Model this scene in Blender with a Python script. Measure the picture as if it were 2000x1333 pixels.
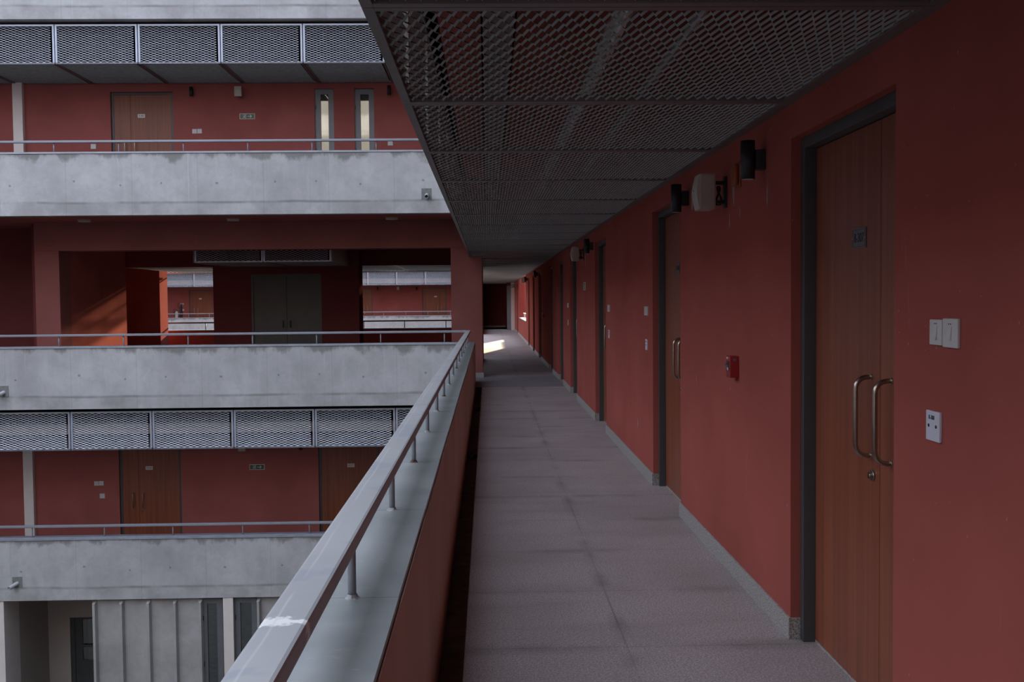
import bpy, bmesh, math, random
from mathutils import Vector, Matrix
random.seed(7)
SC = bpy.context.scene
for _o in list(bpy.data.objects):
    bpy.data.objects.remove(_o)
COL = SC.collection

# ------------------------------------------------------------------ camera
yaw, pitch, roll, FPX = .0234, .0406, .0095, 2000.0
F = Vector((math.sin(yaw)*math.cos(pitch), math.cos(yaw)*math.cos(pitch), -math.sin(pitch)))
R0 = Vector((math.cos(yaw), -math.sin(yaw), 0)); U0 = R0.cross(F)
RR = R0*math.cos(roll) - U0*math.sin(roll); UU = U0*math.cos(roll) + R0*math.sin(roll)
cam = bpy.data.objects.new('camera', bpy.data.cameras.new('camera'))
COL.objects.link(cam)
cam.data.sensor_width = 36.0; cam.data.lens = 36.0*FPX/2000.0
cam.data.clip_start = .05; cam.data.clip_end = 500
M = Matrix((RR, UU, -F)).transposed().to_4x4(); M.translation = Vector((0, 0, 1.59))
cam.matrix_world = M
SC.camera = cam

# ------------------------------------------------------------------ world, sun, exposure
w = bpy.data.worlds.new('sky'); SC.world = w; w.use_nodes = True
bg = w.node_tree.nodes['Background']
bg.inputs[0].default_value = (.74, .82, 1.0, 1); bg.inputs[1].default_value = 1.0
sun = bpy.data.objects.new('sun', bpy.data.lights.new('sun', 'SUN')); COL.objects.link(sun)
sun.data.energy = 4.4; sun.data.angle = math.radians(1.6); sun.data.color = (1, .86, .60)
SDIR = Vector((.22, 1, .225)).normalized()
sun.rotation_euler = SDIR.to_track_quat('Z', 'Y').to_euler()
SC.view_settings.view_transform = 'Standard'; SC.view_settings.look = 'None'
SC.view_settings.gamma = 1; SC.view_settings.use_curve_mapping = False
SC.view_settings.exposure = 1.5
SC.cycles.max_bounces = 8; SC.cycles.diffuse_bounces = 5

# ------------------------------------------------------------------ measures (metres; level 3 floor is z 0)
S = 3.626                       # storey height
WX = 1.391                      # wall of our walkway
CAPX = -.249                    # inner edge of our parapet's coping
FY = 19.36                      # outer face of the block opposite
WY = 21.25                      # its door wall
ZC = 2.467                      # mesh ceiling underside
GZ = -7.35
ROOF = 11.7

# ------------------------------------------------------------------ material helpers
def new_mat(name, rough=.6, metal=0.0, spec=.5):
    m = bpy.data.materials.new(name); m.use_nodes = True
    b = m.node_tree.nodes['Principled BSDF']
    b.inputs['Roughness'].default_value = rough; b.inputs['Metallic'].default_value = metal
    b.inputs['Specular IOR Level'].default_value = spec
    return m, m.node_tree, b
class G:
    """tiny node-graph helper"""
    def __init__(s, nt): s.nt = nt; s.tc = s.n('ShaderNodeTexCoord')
    def n(s, t, **k):
        x = s.nt.nodes.new(t)
        for a, v in k.items(): setattr(x, a, v)
        return x
    def l(s, a, b): s.nt.links.new(a, b)
    def pos(s, scale=(1, 1, 1), loc=(0, 0, 0)):
        m = s.n('ShaderNodeMapping'); m.inputs['Scale'].default_value = scale; m.inputs['Location'].default_value = loc
        s.l(s.tc.outputs['Object'], m.inputs[0]); return m.outputs[0]
    def noise(s, scale, det=4, vec=None, rough=.55, dist=0):
        x = s.n('ShaderNodeTexNoise'); x.inputs['Scale'].default_value = scale
        x.inputs['Detail'].default_value = det; x.inputs['Roughness'].default_value = rough; x.inputs['Distortion'].default_value = dist
        if vec is None: vec = s.pos()
        s.l(vec, x.inputs['Vector']); return x.outputs['Fac']
    def ramp(s, f, a, b, ca=(0, 0, 0, 1), cb=(1, 1, 1, 1)):
        r = s.n('ShaderNodeValToRGB'); e = r.color_ramp.elements
        e[0].position = a; e[1].position = b; e[0].color = ca; e[1].color = cb
        s.l(f, r.inputs[0]); return r.outputs[0]
    def mix(s, f, a, b, mode='MIX'):
        x = s.n('ShaderNodeMix', data_type='RGBA', blend_type=mode)
        for sock, v in ((x.inputs[0], f), (x.inputs[6], a), (x.inputs[7], b)):
            if hasattr(v, 'is_linked'): s.l(v, sock)
            elif isinstance(v, (int, float)): sock.default_value = v
            else: sock.default_value = (*v[:3], 1)
        return x.outputs[2]
    def m(s, op, a, b=0.0, c=0.0):
        x = s.n('ShaderNodeMath', operation=op)
        for i, v in enumerate((a, b, c)):
            if hasattr(v, 'is_linked'): s.l(v, x.inputs[i])
            else: x.inputs[i].default_value = v
        return x.outputs[0]
    def xyz(s):
        x = s.n('ShaderNodeSeparateXYZ'); s.l(s.tc.outputs['Object'], x.inputs[0]); return x.outputs
    def bump(s, h, bsdf, strength=.2, dist=.01):
        x = s.n('ShaderNodeBump'); x.inputs['Strength'].default_value = strength; x.inputs['Distance'].default_value = dist
        s.l(h, x.inputs['Height']); s.l(x.outputs[0], bsdf.inputs['Normal'])
def plain(name, col, rough=.5, metal=0, var=.12, scale=12, spec=.5):
    m, nt, b = new_mat(name, rough, metal, spec); g = G(nt)
    f = g.noise(scale, 4)
    c = g.mix(g.ramp(f, .3, .7), tuple(x*(1-var) for x in col), tuple(min(1, x*(1+var)) for x in col))
    g.l(c, b.inputs['Base Color']); return m

def red_paint(name, col, scuff=.5):
    m, nt, b = new_mat(name, .8, 0, 0.0); g = G(nt)
    f = g.noise(1.3, 5)
    c = g.mix(g.ramp(f, .3, .72), tuple(x*.88 for x in col), tuple(x*1.1 for x in col))
    # pale rubbed marks and short vertical scratches
    v = g.noise(1.0, 5, g.pos((9, 9, 1.6)), .7)
    p = g.noise(2.2, 3, g.pos((1, 1, 1), (3, 5, 1)))
    k = g.m('MULTIPLY', g.ramp(v, .63, .72), g.ramp(p, .55, .72))
    c = g.mix(g.m('MULTIPLY', k, .32*scuff), c, (.55, .46, .44))
    d = g.noise(38, 2); dm = g.m('MULTIPLY', g.ramp(d, .745, .76), .6*scuff)
    c = g.mix(dm, c, (.6, .56, .52))
    g.l(c, b.inputs['Base Color'])
    g.bump(g.noise(55, 3), b, .05, .003)
    return m

def concrete_mat(name, col, bands=True, streak_axis='X'):
    m, nt, b = new_mat(name, .85, 0, .25); g = G(nt)
    X, Y, Z = g.xyz()
    f = g.noise(1.1, 6, None, .62); f2 = g.noise(5.5, 5, None, .6, .6)
    c = g.mix(g.ramp(f, .28, .74), tuple(x*.80 for x in col), tuple(x*1.2 for x in col))
    c = g.mix(g.m('MULTIPLY', g.ramp(f2, .42, .7), .34), c, (col[0]*.68, col[1]*.68, col[2]*.66))
    st = g.noise(1.0, 4, g.pos((7, 7, .55)), .6)
    c = g.mix(g.m('MULTIPLY', g.ramp(st, .5, .75), .22), c, tuple(min(1, x*1.35) for x in col))
    st2 = g.noise(1.0, 3, g.pos((17, 17, .3), (4, 2, 0)), .6)
    c = g.mix(g.m('MULTIPLY', g.ramp(st2, .66, .72), .22), c, tuple(min(1, x*1.6) for x in col))
    if bands:
        zl = g.m('MODULO', g.m('ADD', Z, .395 + 4*S), S)             # height above the level's bottom edge
        wob = g.m('MULTIPLY', g.m('SUBTRACT', g.noise(.9, 3, g.pos((1, 1, .02))), .5), .05)
        zz = g.m('ADD', zl, wob)
        # cast joint: darker band with soft upper side
        d = g.m('ABSOLUTE', g.m('SUBTRACT', zz, .235))
        jm = g.m('MULTIPLY', g.m('SUBTRACT', 1.0, g.ramp(d, .006, .035)), g.ramp(g.noise(1.6, 3), .3, .6))
        c = g.mix(g.m('MULTIPLY', jm, .62), c, (.16, .155, .145))
        low = g.m('MULTIPLY', g.m('SUBTRACT', 1.0, g.ramp(zz, .2, .25)), g.ramp(g.noise(2.0, 5, g.pos((1, 1, 1), (2, 0, 0)), .6), .42, .62))
        c = g.mix(g.m('MULTIPLY', low, .38), c, (.22, .215, .20))
        # stain below the coping
        d2 = g.m('ADD', g.m('SUBTRACT', 1.17, zl), g.m('MULTIPLY', g.m('SUBTRACT', g.noise(2.6, 5, g.pos((1, 1, .5)), .65), .5), .75))
        sm = g.m('SUBTRACT', 1.0, g.ramp(d2, .03, .12))
        c = g.mix(g.m('MULTIPLY', sm, .7), c, (.17, .165, .15))
        # formwork tie holes
        xm = g.m('SUBTRACT', g.m('MODULO', g.m('ADD', g.m('ADD', X, g.m('MULTIPLY', g.m('SINE', g.m('MULTIPLY', X, 1.9)), .14)), 60.35), .93), .465)
        zm = g.m('SUBTRACT', zl, g.m('ADD', .59, g.m('MULTIPLY', g.m('SINE', g.m('MULTIPLY', X, 3.1)), .045)))
        r = g.m('SQRT', g.m('ADD', g.m('MULTIPLY', xm, xm), g.m('MULTIPLY', zm, zm)))
        hm = g.m('SUBTRACT', 1.0, g.ramp(r, .012, .026))
        c = g.mix(g.m('MULTIPLY', hm, .55), c, (.09, .088, .085))
        # board seams
        xs = g.m('ABSOLUTE', g.m('SUBTRACT', g.m('MODULO', g.m('ADD', X, 60.9), 1.22), .61))
        smm = g.m('SUBTRACT', 1.0, g.ramp(xs, .003, .012))
        c = g.mix(g.m('MULTIPLY', smm, .16), c, (.12, .12, .12))
    g.l(c, b.inputs['Base Color'])
    g.bump(g.noise(14, 6, None, .65), b, .22, .01)
    return m

def granite_floor():
    m, nt, b = new_mat('flamed_granite', .62, 0, .35); g = G(nt)
    X, Y, Z = g.xyz()
    v = g.noise(120, 3, None, .7); v2 = g.noise(52, 3, g.pos((1, 1, 1), (7, 0, 0)))
    c = g.mix(g.ramp(v, .36, .64), (.20, .16, .152), (.53, .47, .465))
    c = g.mix(g.m('MULTIPLY', g.ramp(v2, .5, .66), .5), c, (.29, .225, .21))
    lg = g.noise(.75, 5, None, .6)
    c = g.mix(g.m('MULTIPLY', g.ramp(lg, .42, .72), .5), c, (.20, .165, .155))
    tl = g.noise(1.6, 4, g.pos((.35, 1.6, 1), (2, 3, 0)), .6)
    c = g.mix(g.m('MULTIPLY', g.ramp(tl, .52, .75), .4), c, (.20, .17, .15))
    # slab joints with dirt along them
    dj = g.m('ABSOLUTE', g.m('SUBTRACT', g.m('MODULO', g.m('ADD', Y, 20.15), .9), .45))
    soft = g.m('SUBTRACT', 1.0, g.ramp(dj, .0, .10)); fine = g.m('SUBTRACT', 1.0, g.ramp(dj, .002, .006))
    dx = g.m('ABSOLUTE', g.m('SUBTRACT', X, .62))
    softx = g.m('SUBTRACT', 1.0, g.ramp(dx, .0, .06)); finex = g.m('SUBTRACT', 1.0, g.ramp(dx, .002, .006))
    dirt = g.ramp(g.noise(1.4, 3, g.pos((1, 1, 1), (5, 1, 0))), .45, .62)
    c = g.mix(g.m('MULTIPLY', g.m('MULTIPLY', g.m('MAXIMUM', soft, softx), dirt), .55), c, (.11, .09, .08))
    c = g.mix(g.m('MULTIPLY', g.m('MULTIPLY', g.m('MAXIMUM', fine, finex), g.ramp(g.noise(1.1, 3), .42, .6)), .5), c, (.07, .06, .055))
    g.l(c, b.inputs['Base Color']); g.bump(v, b, .12, .003)
    g.l(g.m('ADD', .5, g.m('MULTIPLY', v2, .25)), b.inputs['Roughness'])
    return m

def granite_base():
    m, nt, b = new_mat('grey_granite', .45, 0, .4); g = G(nt)
    v = g.noise(150, 3); c = g.mix(g.ramp(v, .38, .62), (.14, .13, .125), (.50, .48, .45))
    c = g.mix(g.m('MULTIPLY', g.ramp(g.noise(3, 4), .45, .7), .3), c, (.33, .27, .2))
    g.l(c, b.inputs['Base Color']); return m

def wood_mat():
    m, nt, b = new_mat('door_laminate', .42, 0, .45); g = G(nt)
    a = g.noise(1.0, 5, g.pos((26, 26, .55)), .62); q = g.noise(1.0, 3, g.pos((5, 5, .25), (3, 0, 0)))
    c = g.mix(g.ramp(a, .32, .68), (.17, .048, .024), (.29, .088, .040))
    c = g.mix(g.m('MULTIPLY', g.ramp(q, .35, .7), .45), c, (.24, .066, .036))
    g.l(c, b.inputs['Base Color']); return m

def rail_paint():
    m, nt, b = new_mat('rail_grey_paint', .42, .15, .5); g = G(nt)
    X, Y, Z = g.xyz()
    base = (.37, .375, .375)
    c = g.mix(g.ramp(g.noise(2.2, 4), .35, .65), tuple(x*.93 for x in base), tuple(x*1.07 for x in base))
    pn = g.noise(3.0, 3, g.pos((1, 1.2, 1), (0, .6, 0)), .5, .6)
    c = g.mix(g.m('MULTIPLY', g.ramp(pn, .56, .585), .5), c, (.28, .30, .345))
    # paint lost to bare primer near the near end
    yb = g.m('ABSOLUTE', g.m('ADD', g.m('SUBTRACT', Y, 1.845), g.m('MULTIPLY', g.m('SUBTRACT', g.noise(38, 4), .5), .09)))
    c = g.mix(g.m('SUBTRACT', 1.0, g.ramp(yb, .017, .022)), c, (.80, .79, .76))
    ln = g.m('ABSOLUTE', g.m('ADD', g.m('ADD', X, .392), g.m('MULTIPLY', g.m('SUBTRACT', g.noise(2.4, 2, g.pos((0, 1, 0))), .5), .012)))
    lm = g.m('MULTIPLY', g.m('SUBTRACT', 1.0, g.ramp(ln, .0004, .0014)), g.ramp(g.noise(2, 3, g.pos((0, 1, 0))), .4, .5))
    c = g.mix(g.m('MULTIPLY', lm, .5), c, (.6, .6, .6))
    g.l(c, b.inputs['Base Color']); return m

def coping_mat():
    m, nt, b = new_mat('galvanised_coping', .42, .55, .5); g = G(nt)
    f = g.noise(2.6, 5, None, .6, .8); f2 = g.noise(17, 4, g.pos((1, 2.2, 1)), .7)
    c = g.mix(g.ramp(f, .32, .7), (.27, .295, .29), (.37, .39, .385))
    c = g.mix(g.m('MULTIPLY', g.ramp(f2, .62, .72), .4), c, (.55, .57, .58))
    g.l(c, b.inputs['Base Color'])
    g.l(g.m('ADD', .32, g.m('MULTIPLY', f, .25)), b.inputs['Roughness'])
    g.bump(g.noise(1.7, 2), b, .35, .02); return m

MAT = {}
RED = (.345, .097, .078)
MAT['red'] = red_paint('red_wall_paint', RED)
MAT['redfar'] = red_paint('red_wall_paint_courtyard', (.345, .108, .094), .25)
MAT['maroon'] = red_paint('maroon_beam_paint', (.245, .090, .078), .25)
MAT['brown'] = red_paint('brown_parapet_paint', (.62, .46, .385), .35)
MAT['conc'] = concrete_mat('cast_concrete', (.47, .47, .47))
MAT['concplain'] = concrete_mat('ribbed_concrete', (.40, .39, .375), False)
MAT['slab'] = plain('slab_soffit_shaded', (.06, .034, .034), .8, 0, .2, 2)  # colour darkened so the void behind the mesh reads as shaded
MAT['floor'] = granite_floor(); MAT['granite'] = granite_base()
MAT['wood'] = wood_mat()
MAT['frame'] = plain('grey_door_frame', (.075, .08, .082), .45, .2, .08, 6)
MAT['framelight'] = plain('grey_window_frame', (.16, .165, .175), .45, .2, .08, 6)
MAT['steel'] = plain('brushed_steel', (.42, .38, .33), .3, 1.0, .1, 60)
MAT['rail'] = rail_paint(); MAT['coping'] = coping_mat()
MAT['railfar'] = plain('courtyard_rail_paint', (.27, .285, .32), .4, .2, .06, 4)
MAT['railshade'] = plain('rail_silhouette_shade', (.05, .045, .045), .5, .1, .1, 4)  # rail colour darkened to stand in for its backlit silhouette
MAT['copingfar'] = plain('coping_sheet', (.34, .37, .42), .45, .3, .12, 5)
MAT['meshdark'] = plain('ceiling_mesh_metal', (.235, .235, .225), .5, .35, .12, 9)
MAT['meshframe'] = plain('ceiling_frame_metal', (.17, .145, .14), .5, .25, .12, 5)
MAT['meshlight'] = plain('screen_mesh_metal', (.62, .66, .72), .45, .3, .1, 7)
MAT['screenframe'] = plain('screen_frame_metal', (.44, .48, .56), .42, .3, .08, 4)
MAT['black'] = plain('black_lamp_paint', (.012, .014, .016), .45, 0, .1, 8)
MAT['beige'] = plain('beige_plastic', (.40, .33, .28), .5, 0, .06, 9)
MAT['beigegrille'] = plain('beige_grille', (.46, .43, .36), .55, .1, .15, 220)
MAT['white'] = plain('white_plastic', (.56, .55, .54), .35, 0, .04, 14)
MAT['bluewhite'] = plain('white_plate_plastic', (.60, .62, .70), .3, 0, .03, 14)
MAT['plate'] = plain('number_plate_metal', (.16, .17, .19), .35, .6, .05, 30)
MAT['plateface'] = plain('pale_number_plate', (.62, .58, .52), .4, .1, .05, 20)
MAT['ink'] = plain('black_ink', (.012, .012, .014), .5, 0, .05, 10)
MAT['green'] = plain('exit_sign_green', (.035, .10, .07), .4, 0, .05, 10)
MAT['signwhite'] = plain('exit_sign_cream', (.62, .62, .52), .4, 0, .04, 10)
MAT['redplastic'] = plain('red_plastic', (.30, .012, .015), .3, 0, .06, 20)
MAT['orange'] = plain('amber_plastic', (.30, .07, .02), .3, 0, .1, 14)
MAT['cream'] = plain('cream_wall_paint', (.46, .40, .355), .75, 0, .06, 2)
MAT['whitecol'] = plain('white_column_paint', (.78, .72, .66), .7, 0, .05, 3)
MAT['duct'] = plain('beige_duct_board', (.62, .54, .48), .6, 0, .12, 4)
MAT['foil'] = plain('foil_insulation', (.75, .74, .72), .22, 1.0, .15, 30)
MAT['closet'] = plain('olive_grey_door_paint', (.085, .083, .072), .55, .1, .12, 2.5)
MAT['gutter'] = plain('gutter_grime', (.20, .14, .125), .9, 0, .35, 7)
MAT['pipe'] = plain('pvc_pipe', (.40, .41, .43), .4, 0, .08, 9)
MAT['dark'] = plain('dark_shade_backing', (.02, .02, .02), .9, 0, .1, 4)
MAT['grass'] = plain('courtyard_grass', (.09, .09, .075), .95, 0, .4, 6)
MAT['paper'] = plain('crumpled_rag', (.20, .14, .125), .9, 0, .2, 30)
MAT['lampglass'] = plain('frosted_lamp_glass', (.50, .46, .38), .4, 0, .04, 8)
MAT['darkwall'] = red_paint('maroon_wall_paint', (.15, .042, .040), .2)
MAT['lobbyfloor'] = plain('lobby_floor_stone', (.13, .115, .11), .7, 0, .2, 4)
MAT['landing'] = plain('smooth_landing_stone', (.21, .20, .21), .6, 0, .12, 5)
_m, _nt, _b = new_mat('window_glass', .03, 0, 1.0); _b.inputs['Base Color'].default_value = (.03, .035, .04, 1)
_b.inputs['IOR'].default_value = 2.15; MAT['glass'] = _m

# ------------------------------------------------------------------ geometry helpers
def box(bm, x0, x1, y0, y1, z0, z1, mi=0, bevel=0):
    vs = [bm.verts.new((x, y, z)) for x in (x0, x1) for y in (y0, y1) for z in (z0, z1)]
    fs = []
    for q in ((0, 1, 3, 2), (4, 6, 7, 5), (0, 4, 5, 1), (2, 3, 7, 6), (0, 2, 6, 4), (1, 5, 7, 3)):
        f = bm.faces.new([vs[i] for i in q]); f.material_index = mi; fs.append(f)
    if bevel:
        es = list({e for f in fs for e in f.edges})
        bmesh.ops.bevel(bm, geom=es, offset=bevel, segments=2, affect='EDGES', profile=.6)
def cyl(bm, p0, p1, r, seg=14, caps=True):
    p0, p1 = Vector(p0), Vector(p1); d = (p1-p0).normalized()
    a = d.orthogonal().normalized(); b = d.cross(a)
    rings = []
    for p in (p0, p1):
        rings.append([bm.verts.new(p + a*math.cos(t)*r + b*math.sin(t)*r) for t in (2*math.pi*i/seg for i in range(seg))])
    for i in range(seg):
        f = bm.faces.new((rings[0][i], rings[0][(i+1) % seg], rings[1][(i+1) % seg], rings[1][i])); f.smooth = True
    if caps:
        bm.faces.new(rings[0][::-1]); bm.faces.new(rings[1])
def tube(bm, pts, r, seg=10, caps=True):
    pts = [Vector(p) for p in pts]; rings = []; a = None
    for i, p in enumerate(pts):
        d = (pts[min(i+1, len(pts)-1)] - pts[max(i-1, 0)]).normalized()
        a = d.orthogonal().normalized() if a is None else (a - d*a.dot(d)).normalized()
        b = d.cross(a)
        rings.append([bm.verts.new(p + a*math.cos(t)*r + b*math.sin(t)*r) for t in (2*math.pi*j/seg for j in range(seg))])
    for k in range(len(rings)-1):
        for i in range(seg):
            f = bm.faces.new((rings[k][i], rings[k][(i+1) % seg], rings[k+1][(i+1) % seg], rings[k+1][i])); f.smooth = True
    if caps: bm.faces.new(rings[0][::-1]); bm.faces.new(rings[-1])
def obj(name, bm, mat, parent=None, loc=None):
    bmesh.ops.recalc_face_normals(bm, faces=bm.faces)
    me = bpy.data.meshes.new(name); bm.to_mesh(me); bm.free()
    for mm in (mat if isinstance(mat, (list, tuple)) else [mat]): me.materials.append(MAT[mm] if isinstance(mm, str) else mm)
    o = bpy.data.objects.new(name, me); COL.objects.link(o)
    if parent: o.parent = parent
    if loc: o.location = loc
    return o
def B(name, boxes, mat, parent=None, bevel=0):
    bm = bmesh.new()
    for b in boxes: box(bm, *b[:6], bevel=bevel)
    return obj(name, bm, mat, parent)
def tag(o, label, cat, group=None):
    o['label'] = label; o['category'] = cat
    if group: o['group'] = group
    return o
def thing(name, label, cat, loc=(0, 0, 0), rz=0, group=None):
    o = bpy.data.objects.new(name, None); COL.objects.link(o); o.location = loc; o.rotation_euler = (0, 0, rz)
    o.empty_display_size = .2
    return tag(o, label, cat, group)
def struct(o, label=None):
    o['kind'] = 'structure'
    if label: o['label'] = label; o['category'] = 'building part'
    return o
def sroot(name, label, loc=(0, 0, 0), rz=0):
    o = bpy.data.objects.new(name, None); COL.objects.link(o); o.location = loc; o.rotation_euler = (0, 0, rz)
    o['kind'] = 'structure'; o['label'] = label; o['category'] = name.split('_')[0]
    return o
def dup(root, loc, label, rz=None, group=None):
    r = root.copy(); COL.objects.link(r); r.location = loc; r['label'] = label
    if rz is not None: r.rotation_euler = (0, 0, rz)
    if group: r['group'] = group
    for ch in list(root.children):
        c = ch.copy(); COL.objects.link(c); c.parent = r
        for g_ in list(ch.children):
            d = g_.copy(); COL.objects.link(d); d.parent = c
    return r
def text(name, body, size, mat, parent, loc, rot=(math.pi/2, 0, 0), depth=.0006, sx=1.0):
    cu = bpy.data.curves.new(name, 'FONT'); cu.body = body; cu.size = size; cu.extrude = depth
    cu.align_x = 'CENTER'; cu.align_y = 'CENTER'
    t = bpy.data.objects.new(name + '_tmp', cu); COL.objects.link(t)
    bpy.context.view_layer.update()
    me = bpy.data.meshes.new_from_object(t.evaluated_get(bpy.context.evaluated_depsgraph_get()))
    bpy.data.objects.remove(t); bpy.data.curves.remove(cu)
    o = bpy.data.objects.new(name, me); COL.objects.link(o); me.materials.clear(); me.materials.append(MAT[mat])
    o.parent = parent; o.location = loc; o.rotation_euler = rot; o.scale = (sx, 1, 1)
    return o
RW = -math.pi/2     # rotation that turns a wall fitting onto our right-hand wall
def rw(y, z, x=WX): return (x, y, z)

def wall_y(bm, y0, y1, x0, x1, z0, z1, ops):
    """wall running along X between y0 and y1 (thickness) with openings (x0,x1,z0,z1); the openings are blocked at the back"""
    u = x0
    for (a, b_, c, d) in sorted(ops):
        if a > u: box(bm, u, a, y0, y1, z0, z1)
        if d < z1: box(bm, a, b_, y0, y1, d, z1)
        if c > z0: box(bm, a, b_, y0, y1, z0, c)
        box(bm, a, b_, y1-.06, y1, c, d)
        u = b_
    box(bm, u, x1, y0, y1, z0, z1)
def wall_x(bm, xa, xb, y0, y1, z0, z1, ops):
    u = y0
    for (a, b_, c, d, blocked) in sorted(ops):
        if a > u: box(bm, xa, xb, u, a, z0, z1)
        if d < z1: box(bm, xa, xb, a, b_, d, z1)
        if c > z0: box(bm, xa, xb, a, b_, z0, c)
        if blocked: box(bm, xb-.06, xb, a, b_, c, d)
        u = b_
    box(bm, xa, xb, u, y1, z0, z1)

# ------------------------------------------------------------------ right wing: wall, floors, parapets
DH = 2.31
DOORS_R = [(3.47, 4.67), (7.37, 8.61), (12.02, 13.25), (15.98, 17.24), (18.9, 20.2), (22.0, 23.3), (26.6, 27.9), (30.3, 31.5), (33.9, 35.2), (46.9, 48.5)]
ops = [(a, b_, -.05, DH, True) for a, b_ in DOORS_R] + [(37.3, 45.3, .785, 3.1, False), (-.93, .27, -.05, DH, True)]
bm = bmesh.new()
wall_x(bm, WX, WX+.25, -12, 53.4, -S, 3.23, ops)
wall_x(bm, WX, WX+.25, -12, 36.5, 3.23, ROOF, [])
wall_x(bm, WX, WX+.25, -12, 53.4, GZ, -S, [])
struct(obj('wall_right', bm, 'red'), 'red painted wall with recessed doors along the right of the walkway')
struct(B('wall_right_outer', [(8, 8.3, -12, 36.5, GZ, ROOF), (8, 8.3, 36.5, 59.5, GZ, 2.2), (WX+.25, 8, -12.3, -12, GZ, ROOF), (1.6, 8, 60, 60.2, GZ, 3.3),
                              (WX+.25, 8, 36.9, 37.1, GZ, ROOF), (WX+.25, 5.6, 45.5, 45.7, -S, .8), (5.6, 5.85, 37.1, 45.5, -S, 3.6)], 'red'))
struct(B('ceiling_roof_right', [(-.5, 8.3, -12.3, 37.1, ROOF, ROOF+.3)], 'concplain'))
# walkway floor slab of our level
struct(B('floor', [(-.12, WX+.14, -12, 59, -.36, 0), (-.26, -.12, 20.9, 59, -.36, 0)], 'floor'), 'speckled pinkish grey granite walkway floor')
struct(B('floor_landing', [(-.25, WX, 18.55, 20.95, 0, .004)], 'landing'))
struct(B('floor_gutter', [(-.26, -.12, -12, 18.6, -.36, -.15)], 'gutter'), 'dark recessed drain channel along the foot of the parapet')
SL = [(S, 'four'), (2*S, 'five'), (-S, 'two')]
for z, nm in SL:
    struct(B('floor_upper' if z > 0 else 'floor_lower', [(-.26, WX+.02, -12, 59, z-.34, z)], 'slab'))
# parapets of the right wing
def parapet_x(name, xa, xb, y0, y1, lv, mats, label):
    """parapet along Y: concrete outside (xa), painted inside (xb)"""
    bm = bmesh.new(); box(bm, xa, xb-.03, y0, y1, lv-.395, lv+.765)
    o = struct(obj(name, bm, mats[0]), label)
    B('inner_face', [(xb-.03, xb, y0, y1, lv-.2, lv+.765)], mats[1], o)
    return o
pn = parapet_x('wall_parapet_near', -.515, -.245, -12, 19.6, 0, ('conc', 'brown'), 'low parapet wall of our walkway, brown inside under a metal coping')
bm = bmesh.new()
edges = [-12] + [2.753-.0 + 1.159*k for k in range(-5, 15)] + [19.61]
edges = [e for e in edges if e <= 19.61]
for a, b_ in zip(edges[:-1], edges[1:]):
    wv = random.uniform(-.0015, .0015)
    box(bm, -.53, CAPX+wv, a+.001, b_-.001, .768, .786); box(bm, CAPX-.004+wv, CAPX+wv, a+.001, b_-.001, .748, .77)
o = obj('coping', bm, 'coping', pn); o['label'] = 'grey galvanised sheet coping in short lengths'
for lv, nm in ((S, 'a'), (2*S, 'b'), (-S, 'c')):
    parapet_x('wall_parapet_level', -.515, -.245, -12, 19.6, lv, ('conc', 'redfar'), None)
for lv in (S, 2*S, -S):
    parapet_x('wall_parapet_far', -.515, -.245, 30.2, 55, lv, ('conc', 'red'), None)
parapet_x('wall_parapet_far', -.515, -.245, 30.2, 34, 0, ('conc', 'red'), None)
parapet_x('wall_parapet_far', -.515, -.245, 47, 55, 0, ('conc', 'red'), None)

# near railing
rl = thing('railing', 'grey flat metal railing with round posts running away along the near parapet', 'railing', (0, 0, 0))
bm = bmesh.new(); box(bm, -.4175, -.3325, -6, 19.55, .968, 1.0095, bevel=.008); obj('handrail', bm, 'rail', rl)
posts_y = [2.753 + 1.159*k for k in range(-3, 15)]
for i, y in enumerate([p for p in posts_y if 1 < p < 19.3]):
    bm = bmesh.new(); cyl(bm, (-.375, y, .775), (-.375, y, .975), .0115)
    p = obj('post', bm, 'railfar', rl)
    bm = bmesh.new()
    vs = []
    for ring, (r, z) in enumerate(((.022, .786), (.016, .7895), (.0125, .797))):
        vs.append([bm.verts.new((-.375+math.cos(t)*r*random.uniform(.85, 1.15), y+math.sin(t)*r*random.uniform(.85, 1.15), z)) for t in (2*math.pi*j/12 for j in range(12))])
    for k in range(2):
        for j in range(12): bm.faces.new((vs[k][j], vs[k][(j+1) % 12], vs[k+1][(j+1) % 12], vs[k+1][j]))
    wf = obj('weld_foot', bm, plain('rusty_weld_%d' % i if i == 0 else 'weld_sealant', (.10, .065, .045) if i % 3 == 0 else (.3, .31, .31), .9, 0, .4, 60), p)
    if i % 3 == 0: wf['label'] = 'rust-stained weld foot'

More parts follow.
